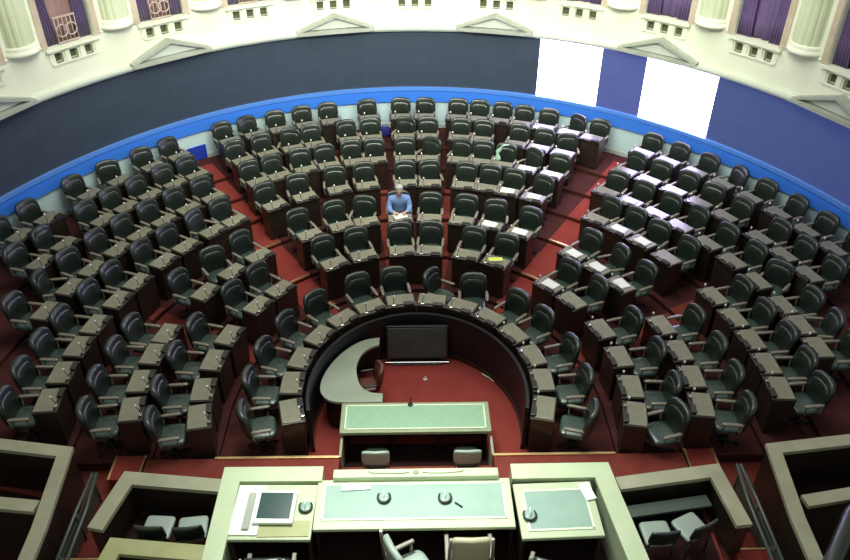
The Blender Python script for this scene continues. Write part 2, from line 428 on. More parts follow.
for k, b_ in enumerate(BAY):
    if abs(b_) > 80: continue
    # sill
    bm = bmesh.new()
    arc(bm, WR - 0.10, WR + 0.2, 4.325, 4.375, b_ - OPN - 0.5, b_ + OPN + 0.5, 8, WE, WY)
    arc(bm, WR - 0.035, WR + 0.05, 4.00, 4.04, b_ - OPN, b_ + OPN, 8, WE, WY)
    for d in (-3.0, -1.0, 1.0, 3.0): arc(bm, WR - 0.03, WR + 0.05, 4.04, 4.325, b_ + d - 0.25, b_ + d + 0.25, 2, WE, WY)
    struct('trim_%d' % tn, fixn(bm), M_CREAM); tn += 1
    # rose marble jambs
    bm = bmesh.new()
    for sg_ in (-1, 1):
        a_ = b_ + sg_ * (OPN + 0.45)
        arc(bm, WR - 0.03, WR + 0.06, 4.40, 8.0, a_ - 0.38, a_ + 0.38, 3, WE, WY)
    struct('trim_%d' % tn, fixn(bm), M_PINK); tn += 1
    # column between this bay and the next
    ac = b_ + 6.22; c = EP(WR + 0.14, ac, 0, WE, WY)
    bm = bmesh.new()
    rz = Matrix.Rotation(facing(ac, WE), 3, 'Z')
    box(bm, 1.02, 0.30, 0.80, (c.x, c.y, 4.02), rz, 0.02)
    box(bm, 1.10, 0.36, 0.06, (c.x, c.y, 4.44), rz, 0.02)
    struct('trim_%d' % tn, bm, M_CREAM); tn += 1
    bm = bmesh.new(); prof = [(0.44, 0), (0.445, 0.05), (0.42, 0.09), (0.40, 0.11), (0.41, 0.15), (0.39, 0.20)]
    lathe(bm, prof, 28, (c.x, c.y, 4.47)); struct('trim_%d' % tn, fixn(bm), M_CREAM); tn += 1
    bm = bmesh.new(); n = 48; rings = []
    for z in (4.66, 8.0):
        rings.append([bm.verts.new((c.x + (0.375 - 0.016 * (j % 3 == 0)) * cos(2 * pi * j / n), c.y + (0.375 - 0.016 * (j % 3 == 0)) * sin(2 * pi * j / n), z)) for j in range(n)])
    for j in range(n): bm.faces.new((rings[0][j], rings[0][(j + 1) % n], rings[1][(j + 1) % n], rings[1][j]))
    bm.faces.new(rings[0][::-1]); bm.faces.new(rings[1]); struct('trim_%d' % tn, fixn(bm), M_CREAM2); tn += 1
    # pediment over every other bay
    if (k % 2) == 1:
        bm = bmesh.new(); hw = 1.03; c = EP(WR - 0.07, b_, 0, WE, WY)

        def prism(pts, y0, y1, mi):
            A = [Vector((x, y0, z)) for x, z in pts]; B = [Vector((x, y1, z)) for x, z in pts]
            va = [bm.verts.new(rz2 @ v + Vector((c.x, c.y, 0))) for v in A]; vb = [bm.verts.new(rz2 @ v + Vector((c.x, c.y, 0))) for v in B]
            bm.faces.new(va).material_index = mi; bm.faces.new(vb[::-1]).material_index = mi
            for i in range(len(va)): bm.faces.new((va[i], va[(i + 1) % len(va)], vb[(i + 1) % len(va)], vb[i])).material_index = mi
        rz2 = Matrix.Rotation(facing(b_, WE), 3, 'Z')
        prism([(-hw + .12, 3.56), (hw - .12, 3.56), (0, 3.86)], -0.05, 0.25, 1)
        for s_ in (-1, 1):
            prism([(s_ * hw, 3.50), (s_ * hw, 3.56), (0, 3.95), (0, 3.86)], -0.16, 0.25, 0)
        prism([(-hw, 3.46), (hw, 3.46), (hw, 3.54), (-hw, 3.54)], -0.20, 0.25, 0)
        struct('trim_%d' % tn, fixn(bm), [M_GREYST, M_GREYLT]); tn += 1

# drapes in the openings of the gallery
ORD = ['leftmost', 'second from the left', 'third from the left', 'fourth from the left', 'fifth from the left', 'central',
       'fifth from the right', 'fourth from the right', 'third from the right', 'second from the right', 'rightmost']


def drape(bm, a0, a1, z0, z1, r, taper=0.0, n=26, amp=0.03):
    """hanging cloth with real folds; taper gathers its lower end to the outer side"""
    A, B = [], []
    for th, L in ((0, A), (0.02, B)):
        for zi in range(9):
            t = zi / 8.0; z = z0 + (z1 - z0) * t; row = []
            for i in range(n + 1):
                s = i / n; aa0, aa1 = (a0, a1)
                a = aa0 + (aa1 - aa0) * s * (1 - taper * (1 - abs(2 * t - 0.9)))
                row.append(bm.verts.new(EP(r + th + amp * sin(s * 2 * pi * 5 + t), a, z, WE, WY)))
            L.append(row)
    for L in (A, B):
        for r0, r1 in zip(L, L[1:]):
            for i in range(n): bm.faces.new((r0[i], r0[i + 1], r1[i + 1], r1[i])).smooth = True
    for r0, r1, q0, q1 in zip(A, A[1:], B, B[1:]):
        bm.faces.new((r0[0], q0[0], q1[0], r1[0])); bm.faces.new((r0[-1], r1[-1], q1[-1], q0[-1]))
    for i in range(n): bm.faces.new((A[0][i], B[0][i], B[0][i + 1], A[0][i + 1]))


for j, k in enumerate(range(-5, 6)):
    b_ = 0.4 + 12.45 * k; left = k < 0
    t = thing('gallery_curtain', '%s curtained gallery opening, %s hangings above three square holes' % (ORD[j], 'purple and mauve' if left else 'violet'), 'curtain', (0, 0, 0), 0, 'gallery curtains')
    back = EP(WR + 0.5, b_, 4.4, WE, WY)
    b1 = bmesh.new(); drape(b1, b_ - OPN, b_ + OPN, 4.38, 7.9, WR + 0.26, 0, 34, 0.025); link('sheer_panel', fixn(b1), M_MAUVE if left else M_MAUVE2, t)
    for s_ in (-1, 1):
        b1 = bmesh.new(); drape(b1, b_ + s_ * OPN, b_ + s_ * 1.15, 4.38, 7.9, WR + 0.16, 0.35 if left else 0.2); link('side_drape', fixn(b1), M_PURPLE if left else M_MAUVE2, t)
    if k in (-5, -4, -3, -2):
        b1 = bmesh.new()
        arc(b1, WR + 0.06, WR + 0.09, 4.93, 4.97, b_ - 1.4, b_ + 1.4, 6, WE, WY)
        arc(b1, WR + 0.06, WR + 0.09, 4.40, 4.43, b_ - 1.4, b_ + 1.4, 6, WE, WY)
        for i in range(6):
            a_ = b_ - 1.3 + i * 0.52; p = EP(WR + 0.075, a_, 4.4, WE, WY)
            tube(b1, [p, p + Vector((0, 0, .55))], 0.012, 6)
        for a_ in (b_ - 0.6, b_ + 0.6):
            p = EP(WR + 0.06, a_, 4.66, WE, WY); u = (EP(WR, a_ + 1, 0, WE, WY) - EP(WR, a_, 0, WE, WY)).normalized()
            tube(b1, [p + u * 0.13 * cos(q * pi / 8) + Vector((0, 0, 0.13 * sin(q * pi / 8))) for q in range(17)], 0.016, 6)
        link('railing', fixn(b1), M_ORN, t)

# ------------------------------------------------------------------ armchairs
def make_chair(leather=M_LEATH, seatm=M_LEATH2, armm=M_TRIM, name='armchair'):
    """local: front = -Y, backrest at +Y, floor at z = 0"""
    t = thing(name, 'armchair', 'chair')
    b = bmesh.new(); cushion(b, 0.50, 0.50, 0.13, (0, -0.02, 0.45), e1=0.45, e2=0.5); link('seat', b, seatm, t)
    b = bmesh.new(); rt = Matrix.Rotation(radians(-9), 3, 'X')
    cushion(b, 0.57, 0.60, 0.13, (0, 0.25, 0.73), rt, e1=0.50, e2=0.5, bend=0.08, plane='xz')
    link('backrest', b, leather, t)
    b = bmesh.new(); cushion(b, 0.46, 0.46, 0.07, (0, 0.195, 0.69), rt, e1=0.45, e2=0.6, bend=0.05, plane='xz', nu=8, nv=16)
    link('back_cushion', b, leather, t)
    for s_ in (-1, 1):
        b = bmesh.new(); cushion(b, 0.065, 0.36, 0.045, (s_ * 0.275, -0.02, 0.665), e1=0.5, e2=0.6, nu=6, nv=14)
        tube(b, [(s_ * 0.245, -0.10, 0.43), (s_ * 0.28, -0.15, 0.50), (s_ * 0.28, -0.15, 0.65)], 0.018, 6)
        tube(b, [(s_ * 0.245, 0.12, 0.43), (s_ * 0.28, 0.12, 0.50), (s_ * 0.28, 0.12, 0.65)], 0.018, 6)
        link('armrest', b, armm, t)
    b = bmesh.new(); lathe(b, [(0.035, 0.07), (0.035, 0.30), (0.06, 0.34), (0.16, 0.38), (0.16, 0.40)], 12); link('column', b, M_DARKM, t)
    b = bmesh.new(); lathe(b, [(0.06, 0.05), (0.06, 0.10), (0.04, 0.12)], 10)
    for k in range(5):
        a = 2 * pi * k / 5; tube(b, [(0, 0, 0.085), (0.26 * cos(a), 0.26 * sin(a), 0.035)], 0.028, 6, r2=0.018)
        lathe(b, [(0.02, 0), (0.027, 0.02), (0.02, 0.045)], 8, (0.25 * cos(a), 0.25 * sin(a), 0))
    link('star_base', b, M_DARKM, t)
    return t


def make_desk(name='desk'):
    """local: occupant at +Y, front toward the pit at -Y; top at z = 0.80"""
    t = thing(name, 'desk', 'desk')
    b = bmesh.new(); box(b, 0.56, 0.035, 0.70, (0, -0.16, 0.385), bev=0.006)
    for s_ in (-1, 1): box(b, 0.03, 0.34, 0.74, (s_ * 0.265, 0.02, 0.37), bev=0.006)
    box(b, 0.52, 0.28, 0.03, (0, 0.02, 0.60), bev=0.005)
    link('body', b, M_WOOD, t)
    b = bmesh.new(); box(b, 0.585, 0.40, 0.045, (0, 0.0, 0.765), bev=0.012)
    link('top_frame', b, M_WOOD, t)
    b = bmesh.new(); box(b, 0.53, 0.31, 0.012, (0, 0.025, 0.794), bev=0.004); link('writing_surface', b, M_TOP, t)
    b = bmesh.new(); box(b, 0.20, 0.09, 0.05, (0.14, -0.155, 0.808), Matrix.Rotation(radians(12), 3, 'X'), 0.01); link('voting_panel', b, M_PANELK, t)
    b = bmesh.new(); tube(b, [(-0.16, -0.17, 0.78), (-0.16, -0.165, 0.88), (-0.15, -0.12, 0.97)], 0.007, 6)
    m_ = link('microphone', b, M_DARKM, t)
    b = bmesh.new(); lathe(b, [(0.012, -0.02), (0.02, 0.0), (0.02, 0.02), (0.008, 0.035)], 8, (-0.15, -0.12, 0.98)); link('tip', b, M_GLINT, m_)
    b = bmesh.new(); box(b, 0.07, 0.05, 0.03, (-0.16, -0.16, 0.805), bev=0.008); link('microphone_base', b, M_CHROME, t)
    return t


ROWN = ['', 'first', 'second', 'third', 'fourth', 'fifth', 'sixth', 'seventh']
NUMW = ['first', 'second', 'third', 'fourth', 'fifth', 'sixth', 'seventh', 'eighth', 'ninth', 'tenth', 'eleventh', 'twelfth', 'thirteenth']
# (row, block) -> seat angles measured outward from the middle
SEATS = {
    1: dict(IL=[9.0, 24.0], IR=[10.5, 25.5], OL=[43.0, 58.5, 74, 88.5, 103.2], OR=[43.8, 57.0, 74, 89.5, 104.5]),
    2: dict(CL=[4.5], CR=[4.7], IL=[17.5, 27.8], IR=[17.5, 27.6], OL=[48.3, 57.7, 71.9, 81.9, 92.5, 101.5], OR=[47.5, 57.0, 71.0, 82.3, 93.2, 102.4]),
    3: dict(CL=[4.0], CR=[4.0], IL=[13.4, 20.2, 29.3], IR=[12.9, 20.8, 29.2], OL=[44.2, 52.6, 61.6, 76.6, 82.9, 90.5, 97.8], OR=[45.0, 52.4, 60.2, 75.6, 83.6, 91.0, 98.4]),
    4: dict(CL=[2.0], CR=[3.6], IL=[10.7, 17.2, 25.1, 32.0], IR=[11.2, 16.3, 21.4, 27.4], OL=[41.5, 46.8, 53.3, 59.0, 66.0, 71.4, 78.0, 83.4, 89.2, 94.9], OR=[42.2, 47.7, 53.3, 59.6, 72.1, 78.0, 83.5, 89.0, 94.2]),
    5: dict(CL=[1.7], CR=[2.8], IL=[7.8, 12.1, 17.3, 22.1, 27.4, 31.8], IR=[9.1, 13.5, 17.9, 22.8, 28.2], OL=[41.0, 46.2, 51.3, 56.4, 61.3, 66.9, 71.8, 77.5], OR=[39.5, 44.6, 49.9, 55.0, 61.0, 66.5, 72.0, 77.9, 82.3, 86.9]),
    6: dict(CL=[1.8], CR=[2.6], IL=[7.8, 11.9, 18.3, 22.5, 27.0, 31.7], IR=[8.5, 12.6, 19.0, 23.4, 28.0], OL=[40.1, 44.2, 48.8, 53.2, 57.5, 64.6, 69.2], OR=[39.5, 43.9, 48.6, 53.3, 58.0, 64.5, 69.0, 73.7]),
    7: dict(CL=[2.2], CR=[1.9], IL=[7.6, 14.2, 18.5, 23.0, 27.3, 31.5], IR=[7.5, 11.1, 14.9, 18.6, 22.6, 27.0, 31.0], OL=[40.0, 44.5, 50.0, 54.8, 61.8, 66.2], OR=[39.5, 43.8, 48.4, 52.8, 57.4, 62.0, 66.6, 71.0]),
}


def seat_label(kind, row, blk, i):
    side = 'left' if blk[1] == 'L' else 'right'
    if blk[0] == 'C': where = '%s seat of the central pair' % side
    elif blk[0] == 'I': where = 'inner %s block, %s seat from the middle' % (side, NUMW[i])
    else: where = '%s wing, %s seat from the %s stairs' % (side, NUMW[i], side)
    return '%s, %s row, %s' % (kind, ROWN[row], where)


PERSON_SEAT = (3, 'CL', 0)
RING_A = [8.2, 24.5, 40.5, 56.5, 73.0, 88.5, 104.8]
chair0 = make_chair(); desk0 = make_desk(); usedc = usedd = False
ch_i = 0
for row in range(1, 8):
    for blk in ('CL', 'CR', 'IL', 'IR', 'OL', 'OR'):
        for i, a in enumerate(SEATS[row].get(blk, [])):
            a = -a if blk[1] == 'L' else a
            zf = ZF[row]
            base = facing(a)
            turn = random.choice([0, 0, 0, random.uniform(-14, 14), random.uniform(-30, 30)])
            if row == 1 and blk == 'IR': turn = (70, 25)[i]
            if (row, blk, i) == PERSON_SEAT: turn = 0
            rr = RD[row] + (0, .51, .50, .50, .47, .47, .45, .46)[row] + random.uniform(-0.02, 0.02)
            if (row, blk, i) == PERSON_SEAT: rr = RD[row] + 0.56
            if row == 1: rr += 0.03
            p = EP(rr, a, zf + (0.012 if False else 0.0)); rz = base + radians(turn)
            lab = seat_label('dark leather armchair', row, blk, i)
            if not usedc:
                c = chair0; c.location = p; c.rotation_euler = (0, 0, rz); c['label'] = lab; c['group'] = 'armchairs in the curved rows'
                c['category'] = 'chair'; usedc = True
            else: dup(chair0, p, rz, lab, 'armchairs in the curved rows')
            if row == 1: continue
            pd = EP(RD[row], a, zf)
            lab = seat_label('grey-topped wooden desk', row, blk, i)
            if not usedd:
                d = desk0; d.location = pd; d.rotation_euler = (0, 0, base); d['label'] = lab; d['group'] = 'desks in the curved rows'; usedd = True
            else: dup(desk0, pd, base, lab, 'desks in the curved rows')

for side in (-1, 1):
    for i, a in enumerate(RING_A):
        pd = EP(RD[1], side * a, ZF[1])
        dup(desk0, pd, facing(side * a), 'grey-topped desk of the front ring, %s half, %s from the middle' % ('left' if side < 0 else 'right', NUMW[i]), 'desks in the curved rows')

# ------------------------------------------------------------------ the pit: clerks' desk, crescent table, floor monitor
t = thing('clerks_desk', 'long green-topped rectangular desk with pale inlay at the front of the pit', 'desk', (-0.045, -0.42, PIT_Z))
b = bmesh.new(); box(b, 2.56, 0.70, 0.07, (0, 0, 0.715), bev=0.012); link('top', b, M_SFR, t)
b = bmesh.new(); box(b, 2.36, 0.53, 0.012, (0, 0, 0.753)); link('baize', b, M_SLEA, t)
b = bmesh.new()
for x, y, sx, sy in ((0, .275, 2.40, .022), (0, -.275, 2.40, .022), (-1.19, 0, .022, .56), (1.19, 0, .022, .56)): box(b, sx, sy, 0.016, (x, y, 0.754))
link('inlay', b, M_INLAY, t)
b = bmesh.new(); box(b, 2.44, 0.04, 0.68, (0, 0.28, 0.34), bev=0.005)
for x in (-1.2, 1.2): box(b, 0.05, 0.60, 0.68, (x, 0, 0.34), bev=0.005)
for x in (-0.4, 0.4): box(b, 0.03, 0.5, 0.68, (x, 0.02, 0.34), bev=0.005)
link('body', b, M_BLKWOOD, t)
t = thing('microphone', 'small dark microphone on the far edge of the green clerks desk', 'microphone', (-0.13, -0.14, PIT_Z + 0.76))
b = bmesh.new(); lathe(b, [(0.045, 0), (0.045, 0.015), (0.02, 0.03)], 12); link('base', b, M_PANELK, t)
b = bmesh.new(); tube(b, [(0, 0, .02), (0, .01, .10), (0.01, .03, .15)], 0.012, 8); link('stem', b, M_PANELK, t)

for x, lb in ((-0.70, 'grey low chair in the recess, left one behind the green clerks desk'), (0.80, 'grey low chair in the recess, right one behind the green clerks desk')):
    t = thing('clerk_chair', lb, 'chair', (x, -1.06, PIT_Z), pi, 'clerks chairs')
    b = bmesh.new(); cushion(b, 0.44, 0.42, 0.09, (0, 0, 0.44)); link('seat', b, M_LEATH, t)
    b = bmesh.new(); cushion(b, 0.46, 0.34, 0.07, (0, 0.21, 0.68), Matrix.Rotation(radians(-8), 3, 'X'), e1=0.3, plane='xz', bend=0.02); link('backrest', b, M_PALECH, t)
    for sx in (-.18, .18):
        for sy in (-.16, .17):
            b = bmesh.new(); tube(b, [(sx, sy, 0), (sx * .95, sy, 0.42)], 0.014, 8); link('leg', b, M_CHROME, t)
        b = bmesh.new(); tube(b, [(sx, .17, .42), (sx, .22, .60)], 0.014, 8); link('back_support', b, M_CHROME, t)

t = thing('crescent_table', 'pale grey-green crescent-shaped table with glossy top on the left of the pit', 'table', (0, 0, PIT_Z))
OUT = [(-.72, 1.71), (-1.02, 1.63), (-1.28, 1.43), (-1.50, 1.14), (-1.66, .80), (-1.74, .46), (-1.71, .18), (-1.54, .00), (-1.28, -.05), (-.62, -.05)]
INN = [(-.62, .16), (-.84, .20), (-1.02, .36), (-1.10, .64), (-1.12, .92), (-1.04, 1.22), (-.90, 1.40), (-.72, 1.50)]


def smooth_poly(P, n=6):
    out = []
    for i in range(len(P) - 1):
        p0, p1, p2, p3 = P[max(i - 1, 0)], P[i], P[i + 1], P[min(i + 2, len(P) - 1)]
        for k in range(n):
            u = k / n
            out.append(tuple(0.5 * ((2 * p1[c]) + (-p0[c] + p2[c]) * u + (2 * p0[c] - 5 * p1[c] + 4 * p2[c] - p3[c]) * u * u + (-p0[c] + 3 * p1[c] - 3 * p2[c] + p3[c]) * u ** 3) for c in (0, 1)))
    return out + [P[-1]]


def strip_solid(bm, A, B, z0, z1):
    """solid between two matched polylines"""
    rings = [[bm.verts.new((p[0], p[1], z)) for p, z in ((a, z0), (b_, z0), (b_, z1), (a, z1))] for a, b_ in zip(A, B)]
    for R0, R1 in zip(rings, rings[1:]):
        for k in range(4): bm.faces.new((R0[k], R0[(k + 1) % 4], R1[(k + 1) % 4], R1[k]))
    bm.faces.new(rings[0][::-1]); bm.faces.new(rings[-1])


def resample(P, n):
    L = [0]
    for p, q in zip(P, P[1:]): L.append(L[-1] + math.dist(p, q))
    out = []
    for i in range(n):
        s = L[-1] * i / (n - 1); j = max(k for k in range(len(L)) if L[k] <= s + 1e-9); j = min(j, len(P) - 2)
        u = (s - L[j]) / max(L[j + 1] - L[j], 1e-9); out.append((P[j][0] + (P[j + 1][0] - P[j][0]) * u, P[j][1] + (P[j + 1][1] - P[j][1]) * u))
    return out


oo = resample(smooth_poly(OUT), 44); ii = resample(smooth_poly(INN[::-1]), 44)
b = bmesh.new(); strip_solid(b, oo, ii, 0.70, 0.75); link('top', fixn(b), M_CRES, t)
sh = lambda P, Q, f: [(p[0] + (q[0] - p[0]) * f, p[1] + (q[1] - p[1]) * f) for p, q in zip(P, Q)]
b = bmesh.new(); strip_solid(b, sh(oo, ii, .12), sh(oo, ii, .18), 0.0, 0.70); link('front_panel', fixn(b), M_BLKWOOD, t)

redch = make_chair(M_REDCH, M_REDCH, M_WOOD)
redch.location = (-0.88, 0.80, PIT_Z); redch.scale = (0.8, 0.8, 0.8); redch.rotation_euler = (0, 0, radians(-80)); redch['group'] = 'chairs in the pit'
redch['label'] = 'red-brown leather armchair inside the curve of the crescent table'
t = thing('floor_monitor', 'large dark monitor standing on the red carpet at the far end of the pit', 'monitor', (0.01, 1.80, PIT_Z))
b = bmesh.new(); box(b, 1.24, 0.07, 0.76, (0, 0.10, 0.47), Matrix.Rotation(radians(-8), 3, 'X'), 0.012); link('housing', b, M_PANELK, t)
b = bmesh.new(); box(b, 1.16, 0.012, 0.68, (0, 0.062, 0.475), Matrix.Rotation(radians(-8), 3, 'X'), 0.004); link('screen', b, M_TV, t)
b = bmesh.new(); box(b, 1.28, 0.05, 0.025, (0, -0.02, 0.05), bev=0.006); link('lower_edge', b, M_CHROME, t)
b = bmesh.new(); box(b, 1.0, 0.35, 0.035, (0, 0.10, 0.018), bev=0.01); box(b, 0.08, 0.06, 0.12, (0.3, 0.1, 0.08)); box(b, 0.08, 0.06, 0.12, (-0.3, 0.1, 0.08)); link('foot', b, M_DARKM, t)

b = bmesh.new(); box(b, 0.075, 0.055, 0.03, (0.16, 1.30, PIT_Z + 0.016), Matrix.Rotation(0.5, 3, 'Z'), 0.008); tube(b, [(0.16, 1.30, PIT_Z + .03), (0.165, 1.31, PIT_Z + 0.09)], 0.018, 8, r2=0.008)
tag(link('floor_marker', b, M_PAPER), 'tiny white object lying in the middle of the red pit carpet', 'marker')
b = bmesh.new(); tube(b, [(1.28, 1.46, PIT_Z + 0.012), (1.33, 1.40, PIT_Z + 0.012), (1.42, 1.33, PIT_Z + .012), (1.5, 1.22, PIT_Z + 0.012)], 0.011, 6)
tag(link('floor_cable', b, M_INLAY), 'short pale cable on the carpet at the right edge of the pit', 'cable')

# ------------------------------------------------------------------ presidential rostrum
t = thing('presidential_desk', 'wide pale green presiding desk with grey-green leather top in front centre', 'desk', (-0.08, -2.74, DAIS_Z))
b = bmesh.new(); box(b, 2.80, 0.86, 0.06, (0, 0, 0.77), bev=0.012); link('top', b, M_RTOP, t)
b = bmesh.new(); box(b, 2.54, 0.58, 0.012, (0, 0.03, 0.804), bev=0.003); link('leather_inset', b, M_RLEA, t)
b = bmesh.new()
for x, y, sx, sy in ((0, .335, 2.60, .03), (0, -.275, 2.60, .03), (-1.285, .03, .03, .61), (1.285, .03, .03, .61)): box(b, sx, sy, 0.016, (x, y, 0.805))
link('inlay', b, M_INLAY, t)
b = bmesh.new(); box(b, 2.84, 0.05, 0.74, (0, 0.40, 0.37), bev=0.006)
for x in (-1.36, -0.45, 0.45, 1.36): box(b, 0.05, 0.74, 0.74, (x, 0.02, 0.37), bev=0.006)
link('body', b, M_WOOD, t)
b = bmesh.new(); box(b, 2.42, 0.16, 0.18, (0.03, 0.475, 0.80), bev=0.02)
box(b, 2.46, 0.20, 0.70, (0.03, 0.475, 0.36), bev=0.01)
link('raised_front', b, M_RTOP, t)
b = bmesh.new()
for s_ in (-1, 1):
    P = [(0.10 * s_ + 0.03, 0.475, 0.893), (0.18 * s_ + .03, 0.46, 0.893), (0.42 * s_ + .03, 0.455, 0.893), (0.66 * s_ + .03, 0.475, 0.893), (0.70 * s_ + .03, 0.50, 0.893)]
    tube(b, P, 0.010, 6)
lathe(b, [(0.04, -.008), (0.04, 0.008), (0.02, 0.014)], 12, (0.03, 0.475, 0.893)); link('carved_ornament', b, M_SFR, t)


def desk_mic(x, y, z, label, rz=0):
    t = thing('desk_microphone', label, 'microphone', (x, y, z), rz, 'microphone units on the rostrum')
    b = bmesh.new(); cushion(b, 0.15, 0.17, 0.05, (0, 0, 0.025), e1=0.6, e2=0.7); link('pad', b, M_RLEA, t)
    b = bmesh.new(); P = [(0.088 * cos(radians(q)), 0.095 * sin(radians(q)) - 0.0, 0.03) for q in range(140, 401, 20)]
    tube(b, P, 0.016, 8); link('cradle', b, M_PANELK, t)
    b = bmesh.new(); tube(b, [(0, -0.06, 0.03), (0, -0.02, 0.10), (0, 0.05, 0.13)], 0.008, 6); link('stem', b, M_WHITE, t)


desk_mic(-0.51, -2.66, 1.11, 'left microphone unit on the central presiding desk')
desk_mic(0.36, -2.68, 1.11, 'right microphone unit on the central presiding desk')
b = bmesh.new(); tube(b, [(0.50, -2.76, 1.122), (0.60, -2.84, 1.122)], 0.011, 8)
tag(link('pen', b, M_DARKM), 'dark pen beside the right microphone unit on the presiding desk', 'pen')
b = bmesh.new(); box(b, 0.42, 0.10, 0.02, (-0.92, -2.47, 1.12), Matrix.Rotation(0.06, 3, 'Z'), 0.004)
tag(link('paper', b, M_WHITE), 'stack of white paper near the left front of the presiding desk', 'paper')

# left console
t = thing('rostrum_console', 'cream side console carrying a monitor, left of the presiding desk', 'desk', (-2.055, -2.85, DAIS_Z), 0, 'side consoles of the rostrum')
b = bmesh.new(); box(b, 1.14, 0.94, 0.06, (0, 0, 0.77), Matrix.Rotation(-0.02, 3, 'Z'), 0.012); link('top', b, M_RTOP, t)
b = bmesh.new(); box(b, 1.1, 0.05, 0.74, (0, 0.42, 0.37), bev=0.006)
for x in (-.53, .53): box(b, 0.05, 0.86, 0.74, (x, 0, 0.37), bev=0.006)
link('body', b, M_WOOD, t)
b = bmesh.new(); box(b, 0.40, 0.84, 0.02, (-0.36, 0.02, 0.812), Matrix.Rotation(-0.03, 3, 'Z'), 0.004); link('white_and_glare', b, M_WHITE, t)  # overexposed gloss on the console top, painted as a white board
b = bmesh.new(); box(b, 0.70, 0.26, 0.012, (0.18, -0.30, 0.806), bev=0.003); link('yellow_panel', b, M_BOXRIMY, t)
t = thing('tablet_monitor', 'flat monitor with dark screen and white frame on the left console', 'monitor', (-2.03, -2.82, 1.125), -0.03)
b = bmesh.new(); box(b, 0.56, 0.56, 0.05, (0, 0, 0.025), bev=0.012); link('frame', b, M_WHITE, t)
b = bmesh.new(); box(b, 0.46, 0.44, 0.012, (0, 0.01, 0.05), bev=0.003); link('screen', b, M_SCR, t)
b = bmesh.new(); box(b, 0.10, 0.62, 0.03, (-0.36, -0.06, 0.015), bev=0.01); link('side_bracket', b, M_GREYST, t)
desk_mic(-1.61, -2.80, 1.10, 'microphone unit right of the monitor on the left console')
# right console
t = thing('rostrum_console', 'cream side console with empty grey-green leather top, right of the presiding desk', 'desk', (1.94, -2.88, DAIS_Z), 0, 'side consoles of the rostrum')
b = bmesh.new(); box(b, 1.14, 0.94, 0.06, (0, 0, 0.77), Matrix.Rotation(0.03, 3, 'Z'), 0.012); link('top', b, M_RTOP, t)
b = bmesh.new(); box(b, 0.86, 0.64, 0.012, (0, -0.01, 0.804), Matrix.Rotation(0.03, 3, 'Z')); link('leather_inset', b, M_RLEA, t)
b = bmesh.new()
for x, y, sx, sy in ((0, .325, .92, .03), (0, -.345, .92, .03), (-.445, -.01, .03, .66), (.445, -.01, .03, .66)): box(b, sx, sy, 0.016, (x, y, 0.805), Matrix.Rotation(0.03, 3, 'Z'))
link('inlay', b, M_INLAY, t)
b = bmesh.new(); box(b, 1.1, 0.05, 0.74, (0, 0.42, 0.37), bev=0.006)
for x in (-.53, .53): box(b, 0.05, 0.86, 0.74, (x, 0, 0.37), bev=0.006)
link('body', b, M_WOOD, t)
desk_mic(1.53, -3.00, 1.11, 'microphone unit at the left edge of the right console')
b = bmesh.new(); box(b, 0.16, 0.30, 0.02, (2.41, -2.60, 1.12), Matrix.Rotation(0.25, 3, 'Z'), 0.004)
tag(link('paper', b, M_WHITE), 'white sheet at the outer corner of the right console', 'paper')


def parapet(bm, P, w_, z0, z1, mi=0):
    """wall of constant width along a polyline of centre points"""
    P = [Vector((x, y)) for x, y in P]; L, R = [], []
    for i, p in enumerate(P):
        d0 = (p - P[i - 1]).normalized() if i else None; d1 = (P[i + 1] - p).normalized() if i < len(P) - 1 else None
        if d0 is None: n = Vector((-d1.y, d1.x)); k = 1
        elif d1 is None: n = Vector((-d0.y, d0.x)); k = 1
        else:
            n0, n1 = Vector((-d0.y, d0.x)), Vector((-d1.y, d1.x)); n = (n0 + n1).normalized(); k = 1 / max(n.dot(n1), 0.4)
        L.append(p + n * w_ / 2 * k); R.append(p - n * w_ / 2 * k)
    strip_solid(bm, L, R, z0, z1)


def parapet_thing(label, P, w_, z1, m, z0=DAIS_Z, name='rostrum_parapet', wall=M_WOOD):
    t = thing(name, label, 'parapet')
    b = bmesh.new(); parapet(b, P, w_, z1 - 0.07, z1); link('coping', fixn(b), m, t)
    b = bmesh.new(); parapet(b, P, w_ * 0.72, z0, z1 - 0.07); link('panelling', fixn(b), wall, t)
    return t


parapet_thing('pale parapet wrapping the left console, L-shaped, beside the left pen', [(-1.42, -2.215), (-2.75, -2.205), (-2.755, -4.9)], 0.27, 1.135, M_RTOP, wall=M_RTOP)
parapet_thing('pale parapet wrapping the right console, L-shaped, beside the right pen', [(1.36, -2.22), (2.70, -2.215), (2.75, -2.7), (2.87, -3.7), (2.99, -4.9)], 0.28, 1.135, M_RTOP, wall=M_RTOP)
# pens either side
parapet_thing('tan coping around the left pen, open on the outer near corner', [(-2.90, -2.30), (-4.32, -2.13), (-4.52, -3.02)], 0.23, 1.0, M_BOXRIM, name='pen_parapet')
parapet_thing('olive-yellow coping of the nearer left pen, at the bottom edge', [(-2.90, -3.44), (-4.16, -3.30), (-4.42, -4.8)], 0.24, 1.0, M_BOXRIMY, name='pen_parapet')
parapet_thing('grey-tan coping around the right pen, open on the outer near corner', [(2.93, -2.36), (4.44, -2.14), (4.54, -3.12)], 0.23, 1.0, M_BOXRIM, name='pen_parapet')
t = thing('pen_shelf', 'grey-green writing shelf inside the right pen behind its front coping', 'shelf')
b = bmesh.new(); parapet(b, [(2.98, -2.68), (4.30, -2.48)], 0.20, 0.70, 0.74); link('board', fixn(b), M_RAIL, t)
b = bmesh.new(); parapet(b, [(2.98, -2.60), (4.30, -2.40)], 0.04, DAIS_Z, 0.70); link('backing', fixn(b), M_BLKWOOD, t)
